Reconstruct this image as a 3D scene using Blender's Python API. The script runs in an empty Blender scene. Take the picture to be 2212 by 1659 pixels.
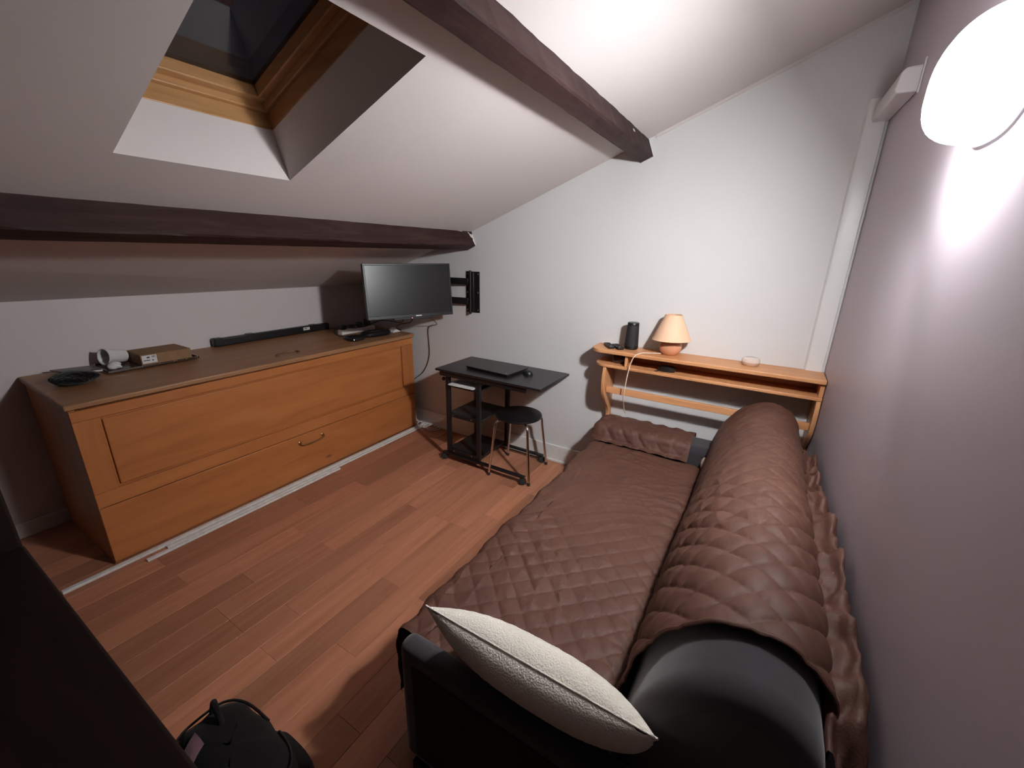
import bpy, bmesh, math, random
import numpy as np
from mathutils import Vector, Matrix

SC = bpy.context.scene
COL = SC.collection
random.seed(7)
RNG = np.random.default_rng(11)

# ------------------------------------------------------------------ camera
# X runs towards the gable wall (X = 0), Y to the left (right wall at Y = 0), Z up
F_PX, YAW, PITCH, ROLL = 905.8, 0.5395, -0.3072, 0.0232
CAM = Vector((-2.615, 0.306, 1.5))
_f = Vector((math.cos(YAW)*math.cos(PITCH), math.sin(YAW)*math.cos(PITCH), math.sin(PITCH)))
_r = Vector((math.sin(YAW), -math.cos(YAW), 0))
_u = _r.cross(_f)
_r, _u = _r*math.cos(ROLL) + _u*math.sin(ROLL), -_r*math.sin(ROLL) + _u*math.cos(ROLL)
cd = bpy.data.cameras.new('camera'); cam = bpy.data.objects.new('camera', cd); COL.objects.link(cam)
cd.sensor_fit = 'HORIZONTAL'; cd.sensor_width = 36.0; cd.lens = F_PX/2212*36
cd.clip_start = 0.02; cd.clip_end = 60
cam.matrix_world = Matrix((( _r.x, _u.x, -_f.x, CAM.x), (_r.y, _u.y, -_f.y, CAM.y), (_r.z, _u.z, -_f.z, CAM.z), (0, 0, 0, 1)))
SC.camera = cam

# ------------------------------------------------------------------ world (night outside) and exposure
wd = bpy.data.worlds.new('night'); SC.world = wd; wd.use_nodes = True
wd.node_tree.nodes['Background'].inputs[0].default_value = (0.004, 0.004, 0.006, 1)
wd.node_tree.nodes['Background'].inputs[1].default_value = 1.0
SC.view_settings.view_transform = 'Standard'
SC.view_settings.look = 'None'
SC.view_settings.gamma = 1.0
SC.view_settings.use_curve_mapping = False
SC.view_settings.exposure = 0.12
SC.cycles.max_bounces = 5; SC.cycles.diffuse_bounces = 3; SC.cycles.glossy_bounces = 3; SC.cycles.transmission_bounces = 4
SC.cycles.caustics_reflective = False; SC.cycles.caustics_refractive = False
LAMP_STRENGTH = 115.0              # brightest, downward-facing side of the diffuser
LAMP_SIDE = 32.0                    # rest of the diffuser
LAMP_DOWN = (0.05, 0.5, -0.86)
LAMP_AIM = (0.38, 0.78, -0.50)     # the lamp's light board throws forward into the room
LAMP_WATTS, LAMP_SPREAD = 17.5, 144.0

# ------------------------------------------------------------------ materials
MATS = {}
def _new(name):
    m = bpy.data.materials.new(name); m.use_nodes = True
    nt = m.node_tree; b = nt.nodes['Principled BSDF']
    MATS[name] = m
    return m, nt, b
def _link(nt, a, b): nt.links.new(a, b)
def _coords(nt, scale, kind='Object'):
    tc = nt.nodes.new('ShaderNodeTexCoord'); mp = nt.nodes.new('ShaderNodeMapping')
    mp.inputs['Scale'].default_value = scale
    _link(nt, tc.outputs[kind], mp.inputs['Vector'])
    return mp.outputs['Vector']
def _ramp(nt, fac, stops):
    r = nt.nodes.new('ShaderNodeValToRGB'); _link(nt, fac, r.inputs['Fac'])
    els = r.color_ramp.elements
    while len(els) < len(stops): els.new(0.5)
    for e, (p, c) in zip(els, stops): e.position = p; e.color = (*c, 1)
    return r.outputs['Color']
def _noise(nt, vec, scale, detail=4, rough=0.55, dist=0.0):
    n = nt.nodes.new('ShaderNodeTexNoise'); n.inputs['Scale'].default_value = scale
    n.inputs['Detail'].default_value = detail; n.inputs['Roughness'].default_value = rough
    n.inputs['Distortion'].default_value = dist
    _link(nt, vec, n.inputs['Vector'])
    return n.outputs['Fac']
def _bump(nt, b, fac, strength, dist=0.002):
    bp = nt.nodes.new('ShaderNodeBump'); bp.inputs['Strength'].default_value = strength
    bp.inputs['Distance'].default_value = dist
    _link(nt, fac, bp.inputs['Height']); _link(nt, bp.outputs['Normal'], b.inputs['Normal'])
def plain(name, col, rough=0.5, metal=0.0, spec=0.5, bump=None, var=0.0):
    m, nt, b = _new(name)
    b.inputs['Base Color'].default_value = (*col, 1); b.inputs['Roughness'].default_value = rough
    b.inputs['Metallic'].default_value = metal; b.inputs['Specular IOR Level'].default_value = spec
    if var or bump:
        v = _coords(nt, (1, 1, 1))
        n = _noise(nt, v, bump[0] if bump else 30, 5)
        if var:
            lo = tuple(c*(1-var) for c in col); hi = tuple(min(1, c*(1+var)) for c in col)
            _link(nt, _ramp(nt, n, [(0.3, lo), (0.7, hi)]), b.inputs['Base Color'])
        if bump: _bump(nt, b, n, bump[1], bump[2] if len(bump) > 2 else 0.002)
    return m
def paint(name, col, rough=0.6, spec=0.4):
    m, nt, b = _new(name)
    v = _coords(nt, (1, 1, 1))
    big = _noise(nt, v, 1.3, 3)
    _link(nt, _ramp(nt, big, [(0.3, tuple(c*0.955 for c in col)), (0.7, col)]), b.inputs['Base Color'])
    b.inputs['Roughness'].default_value = rough; b.inputs['Specular IOR Level'].default_value = spec
    return m
def wood(name, dark, mid, light, axis='X', rough=0.5, spec=0.4, stretch=14, scale=2.2, knots=0.0, rand=0.0):
    m, nt, b = _new(name)
    s = {'X': (1, stretch, stretch), 'Y': (stretch, 1, stretch), 'Z': (stretch, stretch, 1)}[axis]
    v = _coords(nt, s)
    oi = nt.nodes.new('ShaderNodeObjectInfo')
    add = nt.nodes.new('ShaderNodeVectorMath'); add.operation = 'MULTIPLY_ADD'
    _link(nt, oi.outputs['Random'], add.inputs[0]); add.inputs[1].default_value = (37, 61, 23); _link(nt, v, add.inputs[2])
    v2 = add.outputs[0]
    n1 = _noise(nt, v2, scale, 4, 0.6, 0.6)
    col = _ramp(nt, n1, [(0.25, dark), (0.5, mid), (0.78, light)])
    if knots:
        ks = {'X': (1, 2.2, 2.2), 'Y': (2.2, 1, 2.2), 'Z': (2.2, 2.2, 1)}[axis]
        kv = _coords(nt, ks)
        vo = nt.nodes.new('ShaderNodeTexVoronoi'); vo.inputs['Scale'].default_value = 2.3
        _link(nt, kv, vo.inputs['Vector'])
        kr = _ramp(nt, vo.outputs['Distance'], [(0.03, (knots,)*3), (0.07, (0, 0, 0))])
        mx = nt.nodes.new('ShaderNodeMix'); mx.data_type = 'RGBA'
        _link(nt, kr, mx.inputs['Factor']); _link(nt, col, mx.inputs['A'])
        mx.inputs['B'].default_value = (*tuple(c*0.35 for c in dark), 1)
        col = mx.outputs['Result']
    if rand:
        hs = nt.nodes.new('ShaderNodeHueSaturation'); _link(nt, col, hs.inputs['Color'])
        mr = nt.nodes.new('ShaderNodeMapRange'); mr.inputs['To Min'].default_value = 1-rand; mr.inputs['To Max'].default_value = 1+rand
        _link(nt, oi.outputs['Random'], mr.inputs['Value']); _link(nt, mr.outputs['Result'], hs.inputs['Value'])
        col = hs.outputs['Color']
    _link(nt, col, b.inputs['Base Color'])
    b.inputs['Roughness'].default_value = rough; b.inputs['Specular IOR Level'].default_value = spec
    _bump(nt, b, n1, 0.15, 0.001)
    return m
def cloth(name, dark, light, rough=0.8, scale=320, sheen=0.2, spec=0.3, bumpd=0.0008, bstr=0.4):
    m, nt, b = _new(name)
    v = _coords(nt, (1, 1, 1))
    n = _noise(nt, v, 6, 4); fine = _noise(nt, v, scale, 2)
    _link(nt, _ramp(nt, n, [(0.3, dark), (0.7, light)]), b.inputs['Base Color'])
    b.inputs['Roughness'].default_value = rough; b.inputs['Specular IOR Level'].default_value = spec
    b.inputs['Sheen Weight'].default_value = sheen
    _bump(nt, b, fine, bstr, bumpd)
    return m
def emis(name, col, strength):
    m, nt, b = _new(name)
    b.inputs['Base Color'].default_value = (0.8, 0.8, 0.8, 1)
    b.inputs['Emission Color'].default_value = (*col, 1); b.inputs['Emission Strength'].default_value = strength
    return m

paint('wall_white', (0.69, 0.675, 0.665))
paint('wall_rear_dim', (0.48, 0.42, 0.40))
paint('ceiling_white', (0.69, 0.63, 0.615), 0.7, 0.3)  # white tinted pinkish to carry the red cast of low light
paint('wall_left_dim_cast', (0.68, 0.61, 0.60))  # reddish cast of the dim side put into the wall colour
paint('wall_lilac', (0.55, 0.475, 0.52), 0.45, 0.4)
plain('skirting_white', (0.74, 0.71, 0.68), 0.45, var=0.05)
plain('board_white', (0.72, 0.70, 0.67), 0.5, var=0.12, bump=(40, 0.2))
plain('trunk_white', (0.78, 0.77, 0.76), 0.35)
plain('cable_box', (0.68, 0.63, 0.64), 0.3)
wood('laminate', (0.33, 0.128, 0.067), (0.415, 0.170, 0.094), (0.49, 0.218, 0.128), 'X', 0.42, 0.35, 16, 1.6, rand=0.24)
wood('floor_base', (0.30, 0.120, 0.058), (0.40, 0.170, 0.088), (0.48, 0.22, 0.12), 'X', 0.4, 0.4, 16, 1.6)
wood('beam_wood', (0.020, 0.0080, 0.0078), (0.034, 0.015, 0.014), (0.060, 0.033, 0.028), 'X', 0.6, 0.2, 9, 3)
wood('cabinet_pine', (0.34, 0.112, 0.032), (0.43, 0.150, 0.044), (0.50, 0.190, 0.060), 'X', 0.42, 0.4, 7, 1.8, knots=0.7)
wood('cabinet_pine_upright', (0.32, 0.105, 0.030), (0.41, 0.142, 0.042), (0.48, 0.180, 0.057), 'Z', 0.42, 0.4, 7, 1.8)
wood('cabinet_top_wood', (0.25, 0.115, 0.050), (0.32, 0.155, 0.070), (0.38, 0.19, 0.090), 'X', 0.42, 0.4, 8, 1.6)
wood('shelf_pine', (0.50, 0.215, 0.090), (0.63, 0.295, 0.130), (0.72, 0.365, 0.175), 'Y', 0.42, 0.4, 10, 2.2, knots=0.6)
wood('shelf_pine_upright', (0.50, 0.215, 0.090), (0.63, 0.295, 0.130), (0.72, 0.365, 0.175), 'Z', 0.42, 0.4, 10, 2.2)
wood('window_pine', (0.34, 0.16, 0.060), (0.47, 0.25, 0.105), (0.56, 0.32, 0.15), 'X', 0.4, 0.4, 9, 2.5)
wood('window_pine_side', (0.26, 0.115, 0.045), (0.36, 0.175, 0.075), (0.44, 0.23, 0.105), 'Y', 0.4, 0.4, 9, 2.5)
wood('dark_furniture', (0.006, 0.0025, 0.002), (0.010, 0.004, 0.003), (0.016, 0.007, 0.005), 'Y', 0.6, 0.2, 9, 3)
m, nt, b = _new('quilt_brown')
v = _coords(nt, (1, 1, 1)); n = _noise(nt, v, 6, 4)
_link(nt, _ramp(nt, n, [(0.3, (0.084, 0.034, 0.022)), (0.7, (0.108, 0.046, 0.030))]), b.inputs['Base Color'])
b.inputs['Roughness'].default_value = 0.58; b.inputs['Specular IOR Level'].default_value = 0.38
cr = _noise(nt, _coords(nt, (1.0, 2.2, 2.2)), 34, 5, 0.68, 1.0)
_bump(nt, b, cr, 0.4, 0.005)
cloth('quilt_lining', (0.34, 0.25, 0.19), (0.42, 0.32, 0.25), 0.8, 200, 0.2)
cloth('sofa_grey', (0.030, 0.025, 0.029), (0.043, 0.037, 0.042), 0.85, 420, 0.3, 0.25)
cloth('sofa_grey_dim', (0.020, 0.008, 0.006), (0.030, 0.012, 0.009), 0.9, 420, 0.1, 0.15)  # grey sofa fabric with the brown cast of low light put into its colour
cloth('cushion_white', (0.78, 0.72, 0.62), (0.86, 0.81, 0.71), 0.95, 240, 0.4, 0.2, 0.004, 0.7)
cloth('bag_black', (0.003, 0.002, 0.002), (0.006, 0.0045, 0.0045), 0.85, 300, 0.05, 0.2)
cloth('strap_mauve', (0.10, 0.05, 0.06), (0.15, 0.08, 0.09), 0.8, 300, 0.1, 0.3)
cloth('wool_black', (0.004, 0.003, 0.003), (0.008, 0.006, 0.006), 1.0, 60, 0.2, 0.1, 0.01, 1.0)
plain('black_metal', (0.008, 0.007, 0.008), 0.38, 0, 0.5)
plain('black_laminate', (0.014, 0.012, 0.013), 0.33, 0, 0.5, var=0.2)
plain('black_plastic', (0.007, 0.006, 0.007), 0.4)
plain('speaker_mesh', (0.016, 0.015, 0.017), 0.7, bump=(500, 0.6, 0.001))
plain('chrome', (0.72, 0.66, 0.60), 0.18, 1.0)
plain('screw_metal', (0.6, 0.58, 0.56), 0.3, 1.0)
plain('brass', (0.38, 0.22, 0.09), 0.35, 1.0)
plain('rubber', (0.02, 0.018, 0.018), 0.8)
plain('shade_peach', (0.84, 0.53, 0.345), 0.85, var=0.05, bump=(220, 0.3, 0.001))
plain('ceramic_peach', (0.66, 0.30, 0.165), 0.16, 0, 0.6)
plain('cord_cream', (0.74, 0.58, 0.44), 0.5)
plain('white_plastic', (0.74, 0.70, 0.66), 0.4)
plain('candle_pink', (0.66, 0.45, 0.36), 0.22, 0, 0.6)
plain('candle_lid', (0.72, 0.60, 0.53), 0.12, 0, 0.7)
plain('cardboard', (0.27, 0.150, 0.075), 0.85, var=0.12)
plain('label_paper', (0.70, 0.68, 0.66), 0.7)
plain('print_ink', (0.03, 0.025, 0.025), 0.8)
plain('print_grey', (0.30, 0.29, 0.29), 0.8)
plain('paper_white', (0.72, 0.70, 0.68), 0.8, var=0.05)
plain('tray_dark', (0.05, 0.022, 0.012), 0.22, 0, 0.6)
plain('tray_glint', (0.75, 0.62, 0.45), 0.14, 1.0)  # bright metal for the glints set along the tray edge
plain('magazine_dark', (0.035, 0.018, 0.016), 0.35)
plain('plaster', (0.70, 0.65, 0.62), 0.9, bump=(120, 0.6, 0.004))
m = emis('lamp_base', (0.93, 0.96, 1.0), 0.75)      # clear base plate lit through from inside
m = emis('lamp_glow', (0.97, 0.985, 1.0), LAMP_STRENGTH); nt = m.node_tree; b = nt.nodes['Principled BSDF']
ge = nt.nodes.new('ShaderNodeNewGeometry'); dt = nt.nodes.new('ShaderNodeVectorMath'); dt.operation = 'DOT_PRODUCT'
_link(nt, ge.outputs['True Normal'], dt.inputs[0]); dt.inputs[1].default_value = Vector(LAMP_DOWN).normalized()
mr = nt.nodes.new('ShaderNodeMapRange'); mr.interpolation_type = 'SMOOTHSTEP'
mr.inputs['From Min'].default_value = 0.3; mr.inputs['From Max'].default_value = 1.0
mr.inputs['To Min'].default_value = LAMP_SIDE; mr.inputs['To Max'].default_value = LAMP_STRENGTH
_link(nt, dt.outputs['Value'], mr.inputs['Value']); _link(nt, mr.outputs['Result'], b.inputs['Emission Strength'])
emis('led_red', (1.0, 0.10, 0.04), 2.0)
emis('led_white', (0.9, 0.95, 1.0), 3.0)
m, nt, b = _new('tv_screen')
b.inputs['Base Color'].default_value = (0.010, 0.009, 0.010, 1); b.inputs['Roughness'].default_value = 0.30
b.inputs['Specular IOR Level'].default_value = 0.4
_bump(nt, b, _noise(nt, _coords(nt, (1, 1, 1)), 700, 1), 0.03, 0.0003)
m, nt, b = _new('window_glass')
b.inputs['Base Color'].default_value = (0.9, 0.95, 0.95, 1); b.inputs['Roughness'].default_value = 0.02
b.inputs['Transmission Weight'].default_value = 1.0; b.inputs['IOR'].default_value = 1.45
v = _coords(nt, (1, 1, 1)); _bump(nt, b, _noise(nt, v, 3, 2), 0.02, 0.002)
m, nt, b = _new('clear_plastic')
b.inputs['Base Color'].default_value = (0.9, 0.93, 0.95, 1); b.inputs['Roughness'].default_value = 0.15
b.inputs['Transmission Weight'].default_value = 0.6; b.inputs['IOR'].default_value = 1.3

# ------------------------------------------------------------------ mesh helpers (world coordinates)
class MB:
    def __init__(s): s.v = []; s.f = []
    def add(s, vs, fs):
        o = len(s.v); s.v += [tuple(map(float, p)) for p in vs]; s.f += [tuple(i+o for i in f) for f in fs]; return s
    def box(s, lo, hi):
        x0, y0, z0 = lo; x1, y1, z1 = hi
        return s.add([(x0,y0,z0),(x1,y0,z0),(x1,y1,z0),(x0,y1,z0),(x0,y0,z1),(x1,y0,z1),(x1,y1,z1),(x0,y1,z1)],
                     [(0,3,2,1),(4,5,6,7),(0,1,5,4),(1,2,6,5),(2,3,7,6),(3,0,4,7)])
    def obox(s, c, ax, h):
        c = Vector(c); ax = [Vector(a) for a in ax]
        vs = [c + ax[0]*h[0]*i + ax[1]*h[1]*j + ax[2]*h[2]*k for k in (-1, 1) for (i, j) in ((-1,-1),(1,-1),(1,1),(-1,1))]
        return s.add(vs, [(0,3,2,1),(4,5,6,7),(0,1,5,4),(1,2,6,5),(2,3,7,6),(3,0,4,7)])
    def prism(s, poly, ext):
        n = len(poly); e = Vector(ext)
        vs = [Vector(p) for p in poly] + [Vector(p)+e for p in poly]
        return s.add(vs, [tuple(range(n))[::-1], tuple(range(n, 2*n))] + [(i, (i+1) % n, n+(i+1) % n, n+i) for i in range(n)])
    def tube(s, pts, r, seg=8, cap=True):
        pts = [Vector(p) for p in pts]; n = len(pts); rs = r if isinstance(r, (list, tuple)) else [r]*n
        up = Vector((0.31, 0.27, 0.91)).normalized(); vs = []; prev = None
        for i, p in enumerate(pts):
            t = (pts[min(i+1, n-1)] - pts[max(i-1, 0)]).normalized()
            a = prev - t*prev.dot(t) if prev is not None else up - t*up.dot(t)
            if a.length < 1e-5: a = Vector((1, 0, 0)) - t*t.x
            a.normalize(); prev = a; bb = t.cross(a)
            vs += [p + (a*math.cos(2*math.pi*k/seg) + bb*math.sin(2*math.pi*k/seg))*rs[i] for k in range(seg)]
        fs = [(i*seg+k, i*seg+(k+1) % seg, (i+1)*seg+(k+1) % seg, (i+1)*seg+k) for i in range(n-1) for k in range(seg)]
        if cap: fs += [tuple(range(seg))[::-1], tuple(range((n-1)*seg, n*seg))]
        return s.add(vs, fs)
    def lathe(s, prof, c, seg=32, axis=(0, 0, 1), cap=True):
        c = Vector(c); q = Vector((0, 0, 1)).rotation_difference(Vector(axis)); vs = []
        for r, z in prof:
            vs += [c + q @ Vector((max(r, 1e-5)*math.cos(2*math.pi*k/seg), max(r, 1e-5)*math.sin(2*math.pi*k/seg), z)) for k in range(seg)]
        n = len(prof)
        fs = [(i*seg+k, i*seg+(k+1) % seg, (i+1)*seg+(k+1) % seg, (i+1)*seg+k) for i in range(n-1) for k in range(seg)]
        if cap: fs += [tuple(range(seg))[::-1], tuple(range((n-1)*seg, n*seg))]
        return s.add(vs, fs)
    def grid(s, P, wrap_u=False, wrap_v=False):
        nu, nv = P.shape[:2]; o = len(s.v)
        s.v += [tuple(map(float, p)) for p in P.reshape(-1, 3)]
        for i in range(nu - (0 if wrap_u else 1)):
            for j in range(nv - (0 if wrap_v else 1)):
                i2, j2 = (i+1) % nu, (j+1) % nv
                s.f.append((o+i*nv+j, o+i2*nv+j, o+i2*nv+j2, o+i*nv+j2))
        return s
def mesh(name, mb, origin=(0, 0, 0), smooth=False, recalc=True):
    me = bpy.data.meshes.new(name); o = Vector(origin)
    me.from_pydata([(p[0]-o.x, p[1]-o.y, p[2]-o.z) for p in mb.v], [], mb.f)
    if recalc:
        bm = bmesh.new(); bm.from_mesh(me); bmesh.ops.recalc_face_normals(bm, faces=bm.faces); bm.to_mesh(me); bm.free()
    if smooth:
        me.polygons.foreach_set('use_smooth', [True]*len(me.polygons))
        if smooth is not True: me.set_sharp_from_angle(angle=math.radians(smooth))
    return me
ORIG = {}
def obj(name, mb, mat, parent=None, bevel=0.0, smooth=False, seg=2, origin=None):
    if parent is not None:
        root = parent
        while root.parent is not None: root = root.parent
        og = ORIG.get(root.name, Vector((0, 0, 0)))
    elif origin is not None: og = Vector(origin)
    else:
        a = np.array(mb.v); lo = a.min(0); hi = a.max(0); og = Vector(((lo[0]+hi[0])/2, (lo[1]+hi[1])/2, lo[2]))
    me = mesh(name, mb, og, smooth); me.materials.append(MATS[mat])
    o = bpy.data.objects.new(name, me); COL.objects.link(o)
    if parent is not None: o.parent = parent
    else: o.location = og; ORIG[o.name] = og
    if bevel:
        md = o.modifiers.new('bevel', 'BEVEL'); md.width = bevel; md.segments = seg; md.limit_method = 'ANGLE'; md.angle_limit = math.radians(40)
        me.polygons.foreach_set('use_smooth', [True]*len(me.polygons)); me.set_sharp_from_angle(angle=math.radians(50))
    return o
def tag(o, label, cat, group=None):
    o['label'] = label; o['category'] = cat
    if group: o['group'] = group
    return o
def thing(name, label, cat, loc, group=None):
    o = bpy.data.objects.new(name, None); COL.objects.link(o); o.location = loc; o.empty_display_size = 0.05
    ORIG[o.name] = Vector(loc)
    return tag(o, label, cat, group)
def struct(o, label=None):
    o['kind'] = 'structure'
    if label: o['label'] = label
    return o
def bx(name, lo, hi, mat, parent=None, bevel=0.0, **k): return obj(name, MB().box(lo, hi), mat, parent, bevel, **k)
def spline(pts, n):
    P = [np.array(p, float) for p in pts]; P = [2*P[0]-P[1]] + P + [2*P[-1]-P[-2]]; out = []
    m_ = len(P)-3
    for i in range(m_):
        p0, p1, p2, p3 = P[i:i+4]
        for t in np.linspace(0, 1, n, endpoint=False):
            out.append(0.5*((2*p1) + (-p0+p2)*t + (2*p0-5*p1+4*p2-p3)*t*t + (-p0+3*p1-3*p2+p3)*t**3))
    out.append(P[-2]); return np.array(out)
def resample(P, n):
    d = np.r_[0, np.cumsum(np.linalg.norm(np.diff(P, axis=0), axis=1))]; s = np.linspace(0, d[-1], n)
    return np.stack([np.interp(s, d, P[:, k]) for k in range(P.shape[1])], 1), s

# ------------------------------------------------------------------ room shell
H0, T = 2.5097, 0.3934
TH = math.atan(T); CT, ST = math.cos(TH), math.sin(TH)
def roofz(y): return H0 - T*y
def RP(x, w, s): return (x, w*CT + s*ST, H0 - w*ST + s*CT)      # w down the slope, s along the roof normal
XB, YK, YB = -4.6, 3.45, 2.29
ZK0, ZK1 = 1.178, 1.236          # head of the low wall at X = 0 and X = XB

fl = struct(bx('floor', (XB, -0.1, -0.10), (0.1, 3.55, -0.004), 'floor_base', origin=(0, 0, 0)))
PW, PL = 0.117, 1.02
plank_meshes = {}
def plank_mesh(length, width):
    key = (round(length, 3), round(width, 3))
    if key not in plank_meshes:
        l, w, g, c = length/2, width/2, 0.0004, 0.0006
        mb = MB(); vs = []
        for z, i in ((-0.003, g), (-c, g), (0.0, g+c)):
            vs += [(-l+i, -w+i, z), (l-i, -w+i, z), (l-i, w-i, z), (-l+i, w-i, z)]
        fs = [(8, 9, 10, 11)] + [(4*k+a, 4*k+(a+1) % 4, 4*k+4+(a+1) % 4, 4*k+4+a) for k in (0, 1) for a in range(4)]
        mb.add(vs, fs); me = mesh('plank', mb); me.materials.append(MATS['laminate']); plank_meshes[key] = me
    return plank_meshes[key]
for r in range(-7, 17):
    y0 = 1.54 + r*PW; y1 = min(y0+PW, YK)
    if y1-y0 < 0.02: continue
    joints = [0.0]; x = -0.508 if r % 2 == 0 else -1.02
    if r % 3 == 2: x += 0.17
    while x > -3.3:
        joints.append(x)
        if random.random() < 0.45: joints.append(x-PL/2)
        x -= PL
    joints.append(-3.3)
    for a, c in zip(joints[:-1], joints[1:]):
        if a-c < 0.03: continue
        o = bpy.data.objects.new('plank', plank_mesh(a-c, y1-y0)); COL.objects.link(o); o.parent = fl
        o.location = ((a+c)/2, (y0+y1)/2, 0.0)

struct(obj('wall_gable', MB().prism([(0, -0.1, -0.1), (0, YK+0.1, -0.1), (0, YK+0.1, ZK0+0.1), (0, YB, roofz(YB)+0.1), (0, -0.1, roofz(-0.1)+0.1)], (0.1, 0, 0)), 'wall_white'))
struct(bx('wall_right', (XB, -0.1, -0.1), (0.0, 0.0, 2.7), 'wall_lilac'))
struct(obj('wall_left', MB().prism([(0, YK, -0.1), (0, YK, ZK0+0.06), (XB, YK, ZK1+0.06), (XB, YK, -0.1)], (0, 0.1, 0)), 'wall_left_dim_cast'))
struct(bx('wall_rear', (XB-0.1, -0.1, -0.1), (XB, YK+0.1, 2.7), 'wall_rear_dim'))

SX0, SX1, SW0, SW1, SD = -2.072, -1.548, 1.252/CT, 1.960/CT, 0.19     # skylight opening in the roof plane
mb = MB()
xs = [XB, SX0, SX1, 0.0]; ws = [-0.02, SW0, SW1, YB/CT]
for i in range(3):
    for j in range(3):
        if i == 1 and j == 1: continue
        mb.add([RP(xs[i], ws[j], 0), RP(xs[i+1], ws[j], 0), RP(xs[i+1], ws[j+1], 0), RP(xs[i], ws[j+1], 0)], [(0, 1, 2, 3)])
mb.add([(XB, YB, roofz(YB)), (0, YB, roofz(YB)), (0, YK+0.02, ZK0), (XB, YK+0.02, ZK1)], [(0, 1, 2, 3)])
ceil = struct(obj('ceiling', mb, 'ceiling_white', origin=(0, 0, 0)))
mb = MB()
q = [(SX0, SW0), (SX1, SW0), (SX1, SW1), (SX0, SW1)]
for k in range(4):
    (xa, wa), (xb, wb) = q[k], q[(k+1) % 4]
    mb.add([RP(xa, wa, 0), RP(xb, wb, 0), RP(xb, wb, SD), RP(xa, wa, SD)], [(0, 1, 2, 3)])
obj('skylight_shaft', mb, 'ceiling_white', ceil)
# skylight window
win = thing('window_1', 'pine skylight window with a dark night pane', 'window', RP((SX0+SX1)/2, SW1, SD)); del win['category']; struct(win)
def wbar(name, x0, x1, w0, w1, s0, s1, mat, par, bev=0.004):
    vs = [RP(x, w, s) for s in (s0, s1) for (x, w) in ((x0, w0), (x1, w0), (x1, w1), (x0, w1))]
    return obj(name, MB().add(vs, [(0, 3, 2, 1), (4, 5, 6, 7), (0, 1, 5, 4), (1, 2, 6, 5), (2, 3, 7, 6), (3, 0, 4, 7)]), mat, par, bev)
def ring(name, ins, wid, s0, s1, par):
    a, b_, c, d = SX0+ins, SX1-ins, SW0+ins, SW1-ins
    wbar(name, a-0.0, b_, d-wid, d, s0, s1, 'window_pine', par)
    wbar(name, a, b_, c, c+wid, s0, s1, 'window_pine', par)
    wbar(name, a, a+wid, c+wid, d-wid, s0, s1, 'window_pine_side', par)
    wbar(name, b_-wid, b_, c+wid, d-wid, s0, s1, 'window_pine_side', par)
ring('frame_board', -0.022, 0.024, SD-0.001, SD+0.062, win)
ring('frame_stop', -0.006, 0.022, SD+0.060, SD+0.095, win)
ring('sash_bar', 0.014, 0.03, SD+0.085, SD+0.150, win)
wbar('pane', SX0+0.03, SX1-0.03, SW0+0.03, SW1-0.03, SD+0.128, SD+0.132, 'window_glass', win, 0)
wbar('roller_cover', SX0+0.02, SX1-0.02, SW0+0.02, SW0+0.055, SD+0.06, SD+0.12, 'window_pine', win)

def make_beam(name, w0, w1, depth, label, chips):
    n = 90; xs_ = np.linspace(XB, -0.001, n); mb = MB(); rings = []
    prof = [(w0, 0.02), (w0, -depth+0.006), (w0+0.006, -depth), (w1-0.006, -depth), (w1, -depth+0.006), (w1, 0.02)]
    for i, x in enumerate(xs_):
        j = [0.0015*math.sin(5.1*x+k*2.1+w0*7) + 0.0012*math.sin(23*x+k*1.3) + 0.0008*math.sin(71*x+2*k) for k in range(6)]
        rings.append([RP(x, w+jj, s+jj*0.7) for (w, s), jj in zip(prof, j)])
    mb.grid(np.array(rings)); mb.add([*rings[0]], [tuple(range(6))]); mb.add([*rings[-1]], [tuple(range(6))])
    o = struct(obj(name, mb, 'beam_wood', origin=RP(-2.3, (w0+w1)/2, -depth)), label)
    # ragged plaster where the beam enters the gable
    def patch(pts):
        obj('plaster_chip', MB().prism([RP(*p) for p in pts], (-0.0015, -0.0015, -0.001)), 'plaster', o)
    for pts in chips: patch(pts)
    return o
dlow, dup_ = 0.105, 0.097
make_beam('beam_lower', 2.412, 2.501, dlow, 'dark wooden purlin above the pine cabinet',
          [[(-0.16, 2.4115, 0.0), (-0.05, 2.4115, 0.0), (-0.012, 2.4115, -0.03), (-0.03, 2.4115, -0.026), (-0.045, 2.4115, -0.012), (-0.075, 2.4115, -0.018), (-0.1, 2.4115, -0.006)],
           [(-0.04, 2.4112, -0.02), (0, 2.4112, -0.02), (0, 2.4112, -0.105), (-0.006, 2.4112, -0.1), (-0.018, 2.4112, -0.062), (-0.012, 2.4112, -0.05), (-0.03, 2.4112, -0.04)]])
make_beam('beam_upper', 1.107, 1.182, dup_, 'dark wooden purlin crossing the middle of the ceiling',
          [[(-0.012, 1.1065, 0.005), (0, 1.1065, 0.005), (0, 1.1065, -0.097), (-0.007, 1.1065, -0.095), (-0.01, 1.1065, -0.05)],
           [(-0.012, 1.107, -0.0975), (0, 1.107, -0.0975), (0, 1.182, -0.0975), (-0.006, 1.182, -0.0975), (-0.01, 1.14, -0.0975)],
           [(-0.34, 1.1063, -0.026), (-0.31, 1.1063, -0.022), (-0.30, 1.1063, -0.033), (-0.33, 1.1063, -0.038)]])

struct(bx('baseboard_gable', (-0.014, 0.0, 0.0), (0.0, YK, 0.130), 'skirting_white', bevel=0.004))
struct(bx('trim_1', (-0.026, 0.0, 0.0), (-0.0135, YK, 0.018), 'skirting_white', bevel=0.003))
struct(bx('baseboard_left', (XB, YK-0.012, 0.0), (-0.014, YK, 0.085), 'skirting_white', bevel=0.004))
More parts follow.
